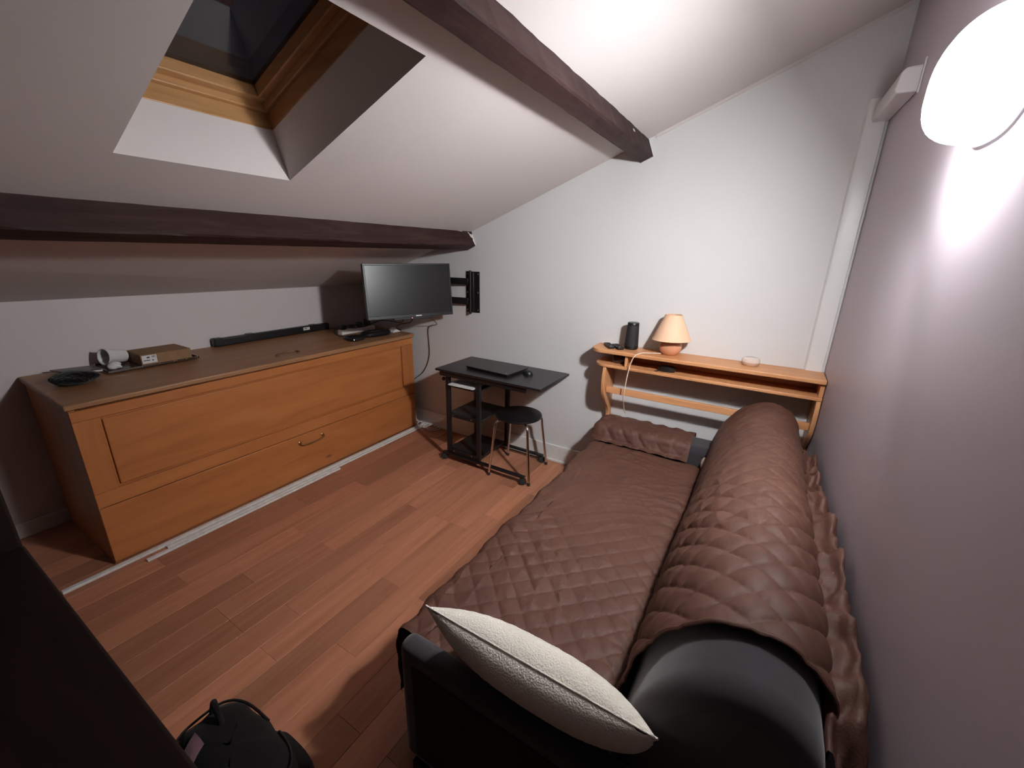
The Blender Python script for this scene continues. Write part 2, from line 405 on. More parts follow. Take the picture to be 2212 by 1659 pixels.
# thin bead between ceiling and gable, upper half
obj_ = obj('trim_2', MB().prism([(0, 0.02, roofz(0.02)), (-0.008, 0.02, roofz(0.02)), (-0.008, 0.02, roofz(0.02)-0.012), (0, 0.02, roofz(0.02)-0.016)], (0, 0.97, -0.97*T)), 'ceiling_white'); struct(obj_)

# ------------------------------------------------------------------ trunking in the corner
tk = thing('cable_trunking', 'white plastic cable trunking running up the corner beside the wall lamp', 'trunking', (0, 0.05, 0.937))
obj('channel', MB().prism([(0, 0.092, 0.937), (-0.016, 0.084, 0.937), (-0.02, 0.066, 0.937), (-0.02, 0.013, 0.937), (0, 0.013, 0.937)], (0, 0, 1.226)), 'trunk_white', tk, 0.002)
obj('corner_bead', MB().tube([(-0.0035, 0.0068, 0.937), (-0.0035, 0.0068, 2.075)], 0.0066, 10), 'trunk_white', tk, smooth=60)
obj('elbow_cover', MB().prism([(-0.50, 0.001, 2.045), (-0.50, 0.060, 2.045), (-0.50, 0.064, 2.06), (-0.50, 0.058, 2.108), (-0.50, 0.046, 2.122), (-0.50, 0.001, 2.125)], (0.499, 0, 0.025)), 'cable_box', tk, 0.006, seg=3)
bx('end_flange', (-0.512, 0.0005, 2.038), (-0.504, 0.006, 2.140), 'cable_box', tk, 0.001)

# ------------------------------------------------------------------ wall lamp (the room's light)
LX, LZ, LA, LB, LD, LN = -1.373, 1.827, 0.142, 0.105, 0.085, 2.6
wl = thing('wall_lamp', 'glowing oval bulkhead lamp on the right wall', 'lamp', (LX, 0, LZ))
def supere(a, b_, n, m_):
    t = np.linspace(0, 2*np.pi, m_, endpoint=False); ex = 2/n
    return a*np.sign(np.cos(t))*np.abs(np.cos(t))**ex, b_*np.sign(np.sin(t))*np.abs(np.sin(t))**ex
sx, sz = supere(1, 1, LN, 48)
rows = [(1.03, 0.001), (1.05, 0.006), (1.05, 0.016), (1.02, 0.022)]
P = np.array([[(LX+LA*k*x, y, LZ+LB*k*z) for x, z in zip(sx, sz)] for k, y in rows])
mb = MB().grid(P, wrap_v=True); mb.add(P[0], [tuple(range(48))]); mb.add(P[-1], [tuple(range(48))])
obj('base', mb, 'lamp_base', wl, smooth=40)
ph = np.linspace(0, np.pi/2, 12)
P = np.array([[(LX+LA*max(math.cos(p), 0.02)**0.6*x, 0.0225+LD*math.sin(p), LZ+LB*max(math.cos(p), 0.02)**0.6*z) for x, z in zip(sx, sz)] for p in ph])
mb = MB().grid(P, wrap_v=True); mb.add(P[-1], [tuple(range(48))])
obj('diffuser', mb, 'lamp_glow', wl, smooth=True)
ld = bpy.data.lights.new('light_board', 'AREA'); ld.shape = 'ELLIPSE'; ld.size = 0.10; ld.size_y = 0.08
ld.energy = LAMP_WATTS; ld.color = (0.965, 0.99, 1.0); ld.spread = math.radians(LAMP_SPREAD)
lo_ = bpy.data.objects.new('light_board', ld); COL.objects.link(lo_); lo_.parent = wl
lo_.location = (0.045, 0.0225+LD+0.024, -0.02); lo_.rotation_euler = Vector(LAMP_AIM).to_track_quat('-Z', 'Y').to_euler()
for dx in (-0.118, 0.118):
    obj('screw_boss', MB().lathe([(0.006, 0.0), (0.006, 0.012), (0.003, 0.014)], (LX+dx, 0.022, LZ-0.075), 10, (0, 1, 0)), 'lamp_base', wl, smooth=40)

# ------------------------------------------------------------------ pine cabinet (fold-away bed chest)
CX0, CX1, CY0, CY1 = -2.165, -0.092, 2.80, 3.435
cb = thing('pine_cabinet', 'long low orange pine chest with panelled front along the left wall', 'cabinet', (-1.13, 3.1, 0))
def ctop(y): return 0.828 + 0.031*(y-2.79)
obj('top', MB().add([(CX0-0.012, 2.785, 0.802), (CX1+0.012, 2.785, 0.796), (CX1+0.012, CY1, ctop(CY1)-0.026), (CX0-0.012, CY1, ctop(CY1)-0.026),
                     (CX0-0.012, 2.785, ctop(2.785)), (CX1+0.012, 2.785, ctop(2.785)), (CX1+0.012, CY1, ctop(CY1)), (CX0-0.012, CY1, ctop(CY1))],
                    [(0,3,2,1),(4,5,6,7),(0,1,5,4),(1,2,6,5),(2,3,7,6),(3,0,4,7)]), 'cabinet_top_wood', cb, 0.007, seg=3)
bx('side_panel', (CX0, CY0+0.004, 0.0), (CX0+0.025, CY1-0.01, 0.806), 'cabinet_pine_upright', cb, 0.003)
bx('side_panel', (CX1-0.025, CY0+0.004, 0.0), (CX1, CY1-0.01, 0.806), 'cabinet_pine_upright', cb, 0.003)
bx('back_panel', (CX0+0.026, CY1-0.02, 0.02), (CX1-0.026, CY1-0.012, 0.80), 'cabinet_pine', cb)
# fold-down front: rails, stiles and a field behind a moulding
FZ0, FZ1 = 0.312, 0.792
GX0, GX1, GZ0, GZ1 = -2.076, -0.216, 0.385, 0.743
flap = bx('front_flap', (CX0+0.001, CY0+0.012, FZ0), (CX1-0.001, CY0+0.024, FZ1), 'cabinet_pine', cb)
bx('top_rail', (CX0+0.001, CY0-0.004, GZ1), (CX1-0.001, CY0+0.012, FZ1), 'cabinet_pine', flap, 0.002)
bx('bottom_rail', (CX0+0.001, CY0-0.004, FZ0), (CX1-0.001, CY0+0.012, GZ0), 'cabinet_pine', flap, 0.002)
bx('stile', (CX0+0.001, CY0-0.004, GZ0+0.0006), (GX0, CY0+0.012, GZ1-0.0006), 'cabinet_pine_upright', flap, 0.002)
bx('stile', (GX1, CY0-0.004, GZ0+0.0006), (CX1-0.001, CY0+0.012, GZ1-0.0006), 'cabinet_pine_upright', flap, 0.002)
bx('field', (GX0+0.012, CY0+0.001, GZ0+0.012), (GX1-0.012, CY0+0.012, GZ1-0.012), 'cabinet_pine', flap, 0.004)
drw = bx('drawer_front', (CX0+0.001, CY0-0.004, 0.012), (CX1-0.001, CY0+0.014, FZ0-0.005), 'cabinet_pine', cb, 0.003)
def bail(p0, p1, out, drop, r, par):
    p0, p1 = Vector(p0), Vector(p1); out = Vector(out); drop = Vector(drop); mid = (p0+p1)/2
    pts = [p0, p0+out*0.8+drop*0.2, p0+(p1-p0)*0.14+out+drop*0.8, mid+out+drop, p1+(p0-p1)*0.14+out+drop*0.8, p1+out*0.8+drop*0.2, p1]
    obj('handle', MB().tube(spline(pts, 6), r, 8), 'brass', par, smooth=60)
    for p in (p0, p1):
        obj('rosette', MB().lathe([(0.011, 0), (0.011, 0.003), (0.005, 0.007)], p, 14, out), 'brass', par, smooth=40)
bail((-1.172, CY0-0.004, 0.258), (-1.004, CY0-0.004, 0.258), (0, -0.022, 0), (0, -0.004, -0.016), 0.005, drw)
bail((-1.175, 2.905, ctop(2.905)), (-1.028, 2.905, ctop(2.905)), (0, 0.0, 0.010), (0, 0.03, -0.003), 0.0035, cb)

# ------------------------------------------------------------------ loose white boards on the floor
tag(bx('skirting_board', (-2.36, 2.752, 0.0005), (-0.03, 2.776, 0.014), 'board_white', bevel=0.002), 'long white board on the floor, touching the pine chest', 'board', 'loose white boards')
tag(bx('skirting_board', (-1.98, 2.723, 0.0005), (-0.02, 2.746, 0.010), 'board_white', bevel=0.002), 'white board on the floor, middle one of three by the chest', 'board', 'loose white boards')
tag(bx('skirting_board', (-2.075, 2.690, 0.0005), (-0.966, 2.711, 0.012), 'board_white', bevel=0.002), 'shortest white board on the floor, farthest from the chest', 'board', 'loose white boards')

# ------------------------------------------------------------------ things on the cabinet
def CZ(y): return ctop(y) + 0.0005
# soundbar
sb = thing('soundbar', 'long black soundbar on the chest against the left wall', 'soundbar', (-0.87, 3.40, CZ(3.40)))
bx('body', (-1.305, 3.385, CZ(3.385)+0.001), (-0.44, 3.428, CZ(3.4)+0.052), 'black_plastic', sb, 0.006, seg=3)
for x in (-1.30, -1.09, -0.60):
    bx('clip', (x, 3.383, CZ(3.4)+0.008), (x+0.05, 3.430, CZ(3.4)+0.056), 'black_plastic', sb, 0.003)
bx('sticker', (-0.672, 3.3838, CZ(3.4)+0.022), (-0.618, 3.3846, CZ(3.4)+0.044), 'label_paper', sb)
bx('sticker_print', (-0.664, 3.3832, CZ(3.4)+0.030), (-0.640, 3.3838, CZ(3.4)+0.040), 'print_grey', sb)
# tray
ty0, ty1 = 3.17, 3.40
tr = thing('serving_tray', 'shallow dark tray with a glinting rim under the cardboard box', 'tray', (-1.71, 3.28, CZ(ty0)))
zb = CZ(ty1)+0.0005
bx('plate', (-1.90, ty0, zb), (-1.505, ty1, zb+0.004), 'tray_dark', tr, 0.001)
for lo, hi in (((-1.905, ty0-0.006, zb), (-1.50, ty0, zb+0.011)), ((-1.905, ty1, zb), (-1.50, ty1+0.006, zb+0.011)), ((-1.911, ty0-0.006, zb), (-1.905, ty1+0.006, zb+0.011)), ((-1.50, ty0-0.006, zb), (-1.494, ty1+0.006, zb+0.011))):
    bx('rim', lo, hi, 'tray_dark', tr, 0.001)
for x in (-1.80, -1.785, -1.77, -1.69, -1.62, -1.61, -1.56, -1.515, -1.505):
    obj('rim_glint', MB().lathe([(0.0028, 0), (0.0028, 0.0015), (0.001, 0.0028)], (x, ty0-0.006, zb+0.008), 8, (0, -1, 0.5)), 'tray_glint', tr, smooth=40)  # shiny dots standing in for light glinting on the rim
# cardboard box
z0 = zb+0.0045
cbx = thing('cardboard_box', 'flat brown cardboard box with a white label on the tray', 'box', (-1.63, 3.28, z0))
bx('carton', (-1.762, 3.185, z0), (-1.522, 3.385, z0+0.058), 'cardboard', cbx, 0.002)
bx('lid_flap', (-1.758, 3.19, z0+0.0585), (-1.527, 3.38, z0+0.060), 'cardboard', cbx)
lb = bx('shipping_label', (-1.757, 3.1838, z0+0.010), (-1.690, 3.1846, z0+0.054), 'label_paper', cbx)
bx('print_block', (-1.735, 3.1832, z0+0.038), (-1.722, 3.1838, z0+0.046), 'print_ink', lb)
bx('print_line', (-1.752, 3.1832, z0+0.024), (-1.722, 3.1838, z0+0.028), 'print_ink', lb)
bx('print_block', (-1.713, 3.1832, z0+0.022), (-1.706, 3.1838, z0+0.028), 'print_ink', lb)
bx('print_block', (-1.712, 3.1832, z0+0.040), (-1.696, 3.1838, z0+0.050), 'print_grey', lb)
# white cup lying on its side
ax = Vector((-0.93, -0.30, 0.14)).normalized(); cc = Vector((-1.828, 3.335, z0+0.047))
cu = thing('paper_cup', 'white cup tipped on its side beside the cardboard box', 'cup', (cc.x, cc.y, z0))
obj('body', MB().lathe([(0.034, -0.05), (0.042, 0.045), (0.0445, 0.048), (0.041, 0.049), (0.039, 0.044), (0.031, -0.045), (0.001, -0.045)], cc, 28, ax), 'paper_white', cu, smooth=50)
obj('rolled_rim', MB().lathe([(0.0415, 0.046), (0.0455, 0.047), (0.0455, 0.0505), (0.0415, 0.0505), (0.0415, 0.046)], cc, 28, ax, cap=False), 'paper_white', cu, smooth=50)
# crumpled tissue
def blob(c, rad, amp, seed, nu=14, nv=20, flat=None):
    r = np.random.default_rng(seed); ph_ = r.uniform(0, 6.28, (6, 3)); k_ = r.uniform(2, 6, (6, 3)); rows_ = []
    for i in range(nu):
        th_ = math.pi*i/(nu-1); row = []
        for j in range(nv):
            p = 2*math.pi*j/nv; d = np.array([math.sin(th_)*math.cos(p), math.sin(th_)*math.sin(p), math.cos(th_)])
            n_ = sum(math.sin(k_[a] @ d + ph_[a, 0]) for a in range(6))/6
            q_ = np.array(rad)*d*(1+amp*n_)
            if flat is not None: q_[2] = max(q_[2], flat)
            row.append(np.array(c)+q_)
        rows_.append(row)
    return MB().grid(np.array(rows_), wrap_v=True)
tag(obj('crumpled_tissue', blob((-1.862, 3.235, z0+0.0155), (0.03, 0.025, 0.02), 0.5, 3, flat=-0.015), 'paper_white', smooth=True), 'small crumpled white tissue in front of the tipped cup', 'tissue')
# magazine leaning half on the tray
mg = thing('magazine', 'thin dark magazine lying at the left end of the tray', 'magazine', (-1.93, 3.2, CZ(3.2)))
A, B, C, D = (-2.055, 3.225, CZ(3.2)+0.034), (-1.925, 3.20, CZ(3.2)+0.026), (-1.925, 3.36, CZ(3.36)+0.014), (-2.075, 3.38, CZ(3.38)+0.018)
obj('cover', MB().prism([A, B, C, D], (0, 0, 0.004)), 'magazine_dark', mg)
A2, B2, C2, D2 = [(p[0]+0.004, p[1], p[2]-0.0085) for p in (A, B, C, D)]
obj('pages', MB().prism([A2, B2, C2, D2], (0, 0, 0.008)), 'paper_white', mg)
tag(obj('black_hat', blob((-2.045, 3.12, CZ(3.2)+0.0265), (0.088, 0.075, 0.034), 0.22, 5, 22, 34, flat=-0.025), 'wool_black', smooth=True), 'soft fuzzy black hat lying on the left end of the chest', 'hat')
# set-top box and router below the television
st = thing('settop_box', 'small black rounded set-top box with a lit spot on the chest', 'set-top box', (-0.56, 2.93, CZ(2.93)))
def rbox(x, y, a, b_, z, h, n=3.5, ang=0.0, k1=0.86):
    ux, uy = supere(1, 1, n, 40); ca, sa = math.cos(ang), math.sin(ang)
    R_ = [(0.90, 0.0), (1.0, 0.25*h), (1.0, 0.7*h), (k1, h)]
    P_ = np.array([[(x+k*(a*u*ca-b_*v_*sa), y+k*(a*u*sa+b_*v_*ca), z+dz) for u, v_ in zip(ux, uy)] for k, dz in R_])
    mb_ = MB().grid(P_, wrap_v=True); mb_.add(P_[0], [tuple(range(40))]); mb_.add(P_[-1], [tuple(range(40))]); return mb_
obj('body', rbox(-0.555, 2.93, 0.066, 0.060, CZ(2.99)+0.001, 0.026), 'black_plastic', st, smooth=40)
bx('status_light', (-0.607, 2.877, CZ(2.93)+0.011), (-0.597, 2.880, CZ(2.93)+0.016), 'led_white', st)
rt = thing('router', 'oval black router on the chest beneath the television', 'router', (-0.33, 2.95, CZ(2.95)))
obj('body', rbox(-0.345, 2.94, 0.125, 0.068, CZ(3.0)+0.001, 0.038, 2.3, -0.15, 0.7), 'black_plastic', rt, smooth=40)
obj('top_ridge', rbox(-0.345, 2.94, 0.075, 0.035, CZ(3.0)+0.038, 0.006, 2.3, -0.15, 0.7), 'black_plastic', rt, smooth=40)
ps = thing('power_strip', 'white power strip with black plugs behind the router', 'power strip', (-0.36, 3.14, CZ(3.14)))
bx('housing', (-0.53, 3.11, CZ(3.17)+0.001), (-0.20, 3.165, CZ(3.17)+0.04), 'white_plastic', ps, 0.006, seg=3)
for i, (x, h) in enumerate(((-0.50, 0.035), (-0.42, 0.03), (-0.34, 0.04), (-0.26, 0.055))):
    bx('plug', (x-0.022, 3.115, CZ(3.17)+0.0405), (x+0.022, 3.16, CZ(3.17)+0.04+h), 'black_plastic', ps, 0.008, seg=3)
tag(obj('plug_adapter', MB().prism([(-0.20, 2.90, CZ(2.98)+0.001), (-0.115, 2.90, CZ(2.98)+0.001), (-0.115, 2.90, CZ(2.98)+0.014), (-0.15, 2.90, CZ(2.98)+0.036), (-0.19, 2.90, CZ(2.98)+0.016)], (0, 0.07, 0)), 'white_plastic', bevel=0.004), 'white wedge-shaped adapter on the right end of the chest', 'adapter')

# ------------------------------------------------------------------ television
TC = Vector((-0.384, 2.502, 1.214)); ya, ti, ro = 1.136, -0.104, 0.006
rx = Vector((math.sin(ya), -math.cos(ya), 0)); nn = Vector((-math.cos(ya), -math.sin(ya), 0)); up = Vector((0, 0, 1))*math.cos(ti) + nn*math.sin(ti)
TR, TU = rx*math.cos(ro)+up*math.sin(ro), -rx*math.sin(ro)+up*math.cos(ro); TN = TR.cross(TU)
if TN.dot(nn) < 0: TN = -TN
TW, THt = 0.318, 0.187
def tp(a, b_, c): return TC + TR*a + TU*b_ + TN*c
tv = thing('television', 'black flat television on a swivel arm above the pine chest', 'television', tuple(TC))
obj('body', MB().obox(tp(0, 0, -0.022), (TR, TU, TN), (TW, THt, 0.018)), 'black_plastic', tv, 0.004)
obj('screen', MB().obox(tp(0, 0.006, -0.0015), (TR, TU, TN), (TW-0.013, THt-0.019, 0.0015)), 'tv_screen', tv)
for (a, b_, h, k) in ((0, THt-0.0065, TW, 0.0065), (0, -THt+0.0115, TW, 0.0115)):
    obj('bezel', MB().obox(tp(a, b_, 0.0), (TR, TU, TN), (h, k, 0.0035)), 'black_plastic', tv, 0.0015)
for a in (-TW+0.0065, TW-0.0065):
    obj('bezel', MB().obox(tp(a, 0.005, 0.0), (TR, TU, TN), (0.0065, THt-0.0175, 0.0035)), 'black_plastic', tv, 0.0015)
obj('chin', MB().obox(tp(0.02, -THt-0.006, -0.012), (TR, TU, TN), (0.16, 0.007, 0.012)), 'black_plastic', tv, 0.003)
obj('back_housing', MB().obox(tp(0, -0.02, -0.052), (TR, TU, TN), (0.20, 0.12, 0.013)), 'black_plastic', tv, 0.006)
obj('maker_plate', MB().obox(tp(0.045, -THt+0.010, 0.0040), (TR, TU, TN), (0.022, 0.004, 0.0008)), 'screw_metal', tv)
obj('standby_light', MB().obox(tp(-0.005, -THt-0.004, 0.0005), (TR, TU, TN), (0.0025, 0.0025, 0.001)), 'led_red', tv)
# swivel bracket
br = thing('television_bracket', 'black steel swivel bracket screwed to the gable wall beside the television', 'bracket', (0, 2.23, 1.05))
bx('wall_plate', (-0.006, 2.170, 1.045), (-0.0005, 2.292, 1.348), 'black_metal', br, 0.002)
bx('plate_channel', (-0.030, 2.208, 1.052), (-0.0065, 2.255, 1.342), 'black_metal', br, 0.003)
obj('hinge_pin', MB().tube([(-0.032, 2.236, 1.035), (-0.032, 2.236, 1.356)], 0.009, 12), 'black_metal', br, smooth=50)
for y in (2.182, 2.280):
    for z in (1.065, 1.195, 1.33):
        obj('screw', MB().lathe([(0.006, 0), (0.006, 0.002), (0.002, 0.004)], (-0.0062, y, z), 10, (-1, 0, 0)), 'screw_metal', br, smooth=40)
PV = Vector((-0.075, 2.62, 0))
for zc in (1.275, 1.13):
    a_, b_ = Vector((-0.034, 2.25, zc)), Vector((PV.x, PV.y, zc)); d = (b_-a_).normalized()
    obj('arm', MB().obox((a_+b_)/2, (d, Vector((0, 0, 1)), d.cross(Vector((0, 0, 1)))), ((b_-a_).length/2, 0.024, 0.009)), 'black_metal', br, 0.002)
    bk = tp(0, zc-1.2, -0.078); b2 = Vector((bk.x, bk.y, zc)); d = (b2-b_).normalized()
    obj('arm', MB().obox((b_+b2)/2, (d, Vector((0, 0, 1)), d.cross(Vector((0, 0, 1)))), ((b2-b_).length/2, 0.018, 0.008)), 'black_metal', br, 0.002)
obj('hinge_pin', MB().tube([(PV.x, PV.y, 1.09), (PV.x, PV.y, 1.315)], 0.010, 12), 'black_metal', br, smooth=50)
obj('mount_plate', MB().obox(tp(0, 0.0, -0.0685), (TR, TU, TN), (0.06, 0.10, 0.003)), 'black_metal', br)

def cable(name, pts, r, mat, label, group=None, n=8):
    return tag(obj(name, MB().tube(spline(pts, n), r, 6), mat, smooth=60), label, 'cable', group)
b0 = tp(0.10, -THt+0.02, -0.045)
cable('power_cable', [b0, (-0.06, 2.55, 0.93), (-0.010, 2.69, 0.87), (-0.008, 2.69, 0.65), (-0.008, 2.755, 0.50), (-0.010, 2.86, 0.41), (-0.02, 2.93, 0.36)], 0.0028, 'black_plastic', 'thin black cable hanging from the television down the gable wall')
b1 = tp(-0.05, -THt+0.01, -0.045)
cable('video_cable', [b1, b1+Vector((0.02, 0.06, -0.055)), (-0.40, 2.80, 0.975), (-0.47, 2.90, 0.93), (-0.50, 3.02, CZ(3)+0.07), (-0.48, 3.09, CZ(3.1)+0.07)], 0.004, 'black_plastic', 'black cable looping below the left half of the television')
b2_ = tp(0.02, -THt+0.01, -0.045)
cable('video_cable', [b2_, b2_+Vector((0.03, 0.06, -0.06)), (-0.25, 2.76, 0.93), (-0.19, 2.87, CZ(2.9)+0.05), (-0.13, 2.885, CZ(2.9)+0.02), (-0.105, 2.93, CZ(2.9)+0.006)], 0.004, 'black_plastic', 'black cable dropping from the television to the white adapter')
cable('plug_cable', [(-0.55, 3.13, CZ(3.1)+0.05), (-0.585, 3.12, CZ(3.1)+0.06), (-0.60, 3.10, CZ(3.1)+0.03), (-0.575, 3.07, CZ(3.1)+0.008), (-0.52, 3.05, CZ(3.1)+0.006), (-0.46, 3.04, CZ(3.1)+0.006)], 0.005, 'black_plastic', 'tangled black cable beside the set-top box')
coil = []
for k in range(40):
    a_ = k*0.62; coil.append((-0.075+0.055*math.cos(a_)*(1+0.12*math.sin(k*1.3)), 2.80-k*0.0035+0.075*math.sin(a_)*0.8-0.01, 0.006+0.0012*(k % 9)+0.004*math.sin(k)))
coil = [(-0.05, 2.86, 0.20), (-0.06, 2.83, 0.10), (-0.06, 2.815, 0.03)] + [(min(p[0], -0.03), p[1]-0.05, max(p[2], 0.006)+0.012) for p in coil]
cable('loose_cable', coil, 0.003, 'white_plastic', 'coil of thin white cable on the floor in the corner by the chest', n=4)

# ------------------------------------------------------------------ computer cart
dk = thing('computer_desk', 'small black wheeled computer desk against the gable wall', 'desk', (-0.25, 1.82, 0))
bx('desktop', (-0.462, 1.393, 0.690), (-0.034, 2.228, 0.705), 'black_laminate', dk, 0.002)
bx('top_rail', (-0.450, 1.50, 0.655), (-0.428, 2.20, 0.6895), 'black_metal', dk, 0.003)
bx('top_rail', (-0.085, 1.50, 0.655), (-0.063, 2.20, 0.6895), 'black_metal', dk, 0.003)
PO = [(-0.415, 2.150), (-0.415, 1.885), (-0.078, 1.862), (-0.078, 2.150)]
for x, y in PO:
    bx('post', (x-0.013, y-0.016, 0.062), (x+0.013, y+0.016, 0.6545), 'black_metal', dk, 0.004)
for z, t_ in ((0.36, 0.014), (0.078, 0.014)):
    bx('shelf', (-0.400, 1.868, z), (-0.092, 2.160, z+t_), 'black_laminate', dk, 0.002)
    for x in (-0.4285, -0.0785+0.0135):
        for y in (2.10, 1.94):
            obj('bolt', MB().lathe([(0.005, 0), (0.005, 0.002), (0.002, 0.004)], (x if x < -0.2 else -0.065, y, z+0.007), 8, (-1, 0, 0)), 'screw_metal', dk, smooth=40)
bx('shelf_apron', (-0.430, 1.90, 0.352), (-0.4165, 2.134, 0.380), 'black_metal', dk, 0.001)
bx('shelf_apron', (-0.430, 1.90, 0.065), (-0.4165, 2.134, 0.095), 'black_metal', dk, 0.001)
bx('paper_tray', (-0.400, 1.868, 0.588), (-0.092, 2.160, 0.597), 'black_laminate', dk, 0.001)
bx('tray_apron', (-0.430, 1.90, 0.578), (-0.4165, 2.134, 0.597), 'black_metal', dk, 0.001)
for y in (1.525, 2.215):
    pass
bx('foot_rail', (-0.444, 1.50, 0.048), (-0.416, 2.20, 0.0635), 'black_metal', dk, 0.003)
bx('foot_rail', (-0.094, 1.54, 0.048), (-0.066, 2.20, 0.0635), 'black_metal', dk, 0.003)
bx('cross_bar', (-0.4155, 2.12, 0.049), (-0.0945, 2.14, 0.061), 'black_metal', dk, 0.002)
for x, y in ((-0.432, 1.512), (-0.432, 2.185), (-0.080, 1.552), (-0.080, 2.185)):
    c = obj('caster', MB().lathe([(0.010, -0.016), (0.023, -0.014), (0.025, -0.006), (0.018, -0.002), (0.018, 0.002), (0.025, 0.006), (0.023, 0.014), (0.010, 0.016)], (x, y, 0.0255), 18, (0.8, 0.6, 0)), 'rubber', dk, smooth=40)
    obj('stem', MB().tube([(x, y, 0.030), (x, y, 0.049)], 0.006, 8), 'black_metal', c, smooth=60)
obj('knob', MB().lathe([(0.004, 0), (0.004, 0.012), (0.014, 0.014), (0.014, 0.026), (0.010, 0.03)], (-0.415, 2.1665, 0.625), 14, (-0.3, 1, 0)), 'black_plastic', dk, smooth=40)
tag(obj('paper_sheet', MB().add([(-0.448, 1.912, 0.5976), (-0.16, 1.912, 0.5976), (-0.15, 2.12, 0.5976), (-0.452, 2.122, 0.5976), (-0.448, 1.912, 0.606), (-0.16, 1.912, 0.605), (-0.15, 2.12, 0.604), (-0.452, 2.122, 0.6045)], [(0,3,2,1),(4,5,6,7),(0,1,5,4),(1,2,6,5),(2,3,7,6),(3,0,4,7)]), 'paper_white'), 'stack of white paper on the tray under the desktop', 'paper')
lp = thing('laptop', 'closed black laptop lying on the computer desk', 'laptop', (-0.24, 1.855, 0.7055))
la = math.radians(-5); U_, V_ = Vector((math.cos(la), math.sin(la), 0)), Vector((-math.sin(la), math.cos(la), 0))
obj('base', MB().obox((-0.235, 1.858, 0.7125), (U_, V_, Vector((0, 0, 1))), (0.118, 0.178, 0.0065)), 'black_plastic', lp, 0.003)
obj('lid', MB().obox((-0.237, 1.856, 0.7225), (U_, V_, Vector((0, 0, 1))), (0.122, 0.184, 0.0033)), 'black_laminate', lp, 0.0015)
for v_ in (-0.12, 0.12):
    p = Vector((-0.235, 1.858, 0.7195)) + U_*0.121 + V_*v_
    obj('hinge', MB().tube([p - V_*0.02, p + V_*0.02], 0.004, 8), 'black_plastic', lp, smooth=50)
p = Vector((-0.237, 1.856, 0.7261)) - U_*0.095 - V_*0.155
obj('badge', MB().obox(p, (U_, V_, Vector((0, 0, 1))), (0.004, 0.004, 0.0004)), 'screw_metal', lp)
ms = thing('computer_mouse', 'small black mouse next to the laptop on the desk', 'mouse', (-0.225, 1.612, 0.7055))
P = []
for i in range(9):
    v_ = i/8*math.pi/2; k = math.cos(v_)**0.7 if i < 8 else 0.02
    P.append([(-0.225+0.030*k*math.cos(a_), 1.612+0.045*k*math.sin(a_)*0.75, 0.7058+0.032*math.sin(v_)) for a_ in np.linspace(0, 2*math.pi, 24, endpoint=False)])
mb = MB().grid(np.array(P), wrap_v=True); mb.add(P[0], [tuple(range(24))]); mb.add(P[-1], [tuple(range(24))])
mo = obj('shell', mb, 'black_plastic', ms, smooth=60)
obj('wheel', MB().lathe([(0.006, -0.003), (0.008, 0), (0.006, 0.003)], (-0.240, 1.612, 0.729), 12, (0, 1, 0)), 'rubber', ms, smooth=40)

# ------------------------------------------------------------------ stool
SC_, SZ = Vector((-0.272, 1.648, 0)), 0.430
so = thing('stool', 'round black stool with four bent chrome legs under the desk', 'stool', tuple(SC_))
obj('seat', MB().lathe([(0.150, 0.0), (0.159, 0.004), (0.161, 0.010), (0.159, 0.016), (0.150, 0.020), (0.0, 0.020)], (SC_.x, SC_.y, SZ-0.018), 48), 'black_plastic', so, smooth=40)
obj('seat_ring', MB().lathe([(0.10, -0.004), (0.14, -0.004), (0.14, 0.0), (0.10, 0.0)], (SC_.x, SC_.y, SZ-0.0185), 32), 'black_metal', so, smooth=40)
for fx, fy in ((-0.455, 1.775), (-0.427, 1.467), (-0.091, 1.505), (-0.124, 1.82)):
    d = Vector((fx, fy, 0)) - SC_; R_ = d.length; d.normalize()
    pr = [(0.05, 0.400), (0.12, 0.402), (0.150, 0.399), (0.168, 0.387), (0.177, 0.365), (0.182, 0.32), (R_-0.004, 0.02)]
    pts = [SC_ + d*a_ + Vector((0, 0, z)) for a_, z in pr]
    lg = obj('leg', MB().tube(np.vstack([spline(pts[:6], 5), np.array([pts[6]])]), 0.0085, 12), 'chrome', so, smooth=60)
    obj('foot_cap', MB().tube([SC_+d*(R_-0.004)+Vector((0, 0, 0.022)), SC_+d*(R_-0.003)+Vector((0, 0, 0.001))], 0.0105, 12), 'rubber', lg, smooth=60)

# ------------------------------------------------------------------ pine wall shelf
sh = thing('wall_shelf', 'pine wall shelf with curved brackets above the far end of the sofa', 'shelf', (-0.08, 0.6, 0.33))
def board(name, z0_, z1_, xf, ye, par, rad):
    pts = [(0, 0.003), (0, ye)]
    for a_ in np.linspace(0, math.pi/2, 8): pts.append((-(xf-rad) - rad*math.sin(a_), ye-rad+rad*math.cos(a_)))
    pts.append((-xf, 0.003))
    return obj(name, MB().prism([(x, y, z0_) for x, y in pts], (0, 0, z1_-z0_)), 'shelf_pine', par, 0.004, seg=3)
board('top_board', 0.921, 0.943, 0.203, 1.205, sh, 0.085)
board('lower_board', 0.834, 0.852, 0.193, 1.178, sh, 0.085)
bx('back_board', (-0.016, 0.022, 0.8525), (-0.001, 1.10, 0.9205), 'shelf_pine', sh, 0.001)
bx('end_block', (-0.185, 0.0035, 0.8525), (-0.0165, 0.022, 0.9205), 'shelf_pine_upright', sh, 0.002)
bx('divider', (-0.185, 0.965, 0.8525), (-0.0165, 0.981, 0.9205), 'shelf_pine_upright', sh, 0.002)
bx('rail', (-0.158, 0.024, 0.664), (-0.140, 1.089, 0.704), 'shelf_pine', sh, 0.003)
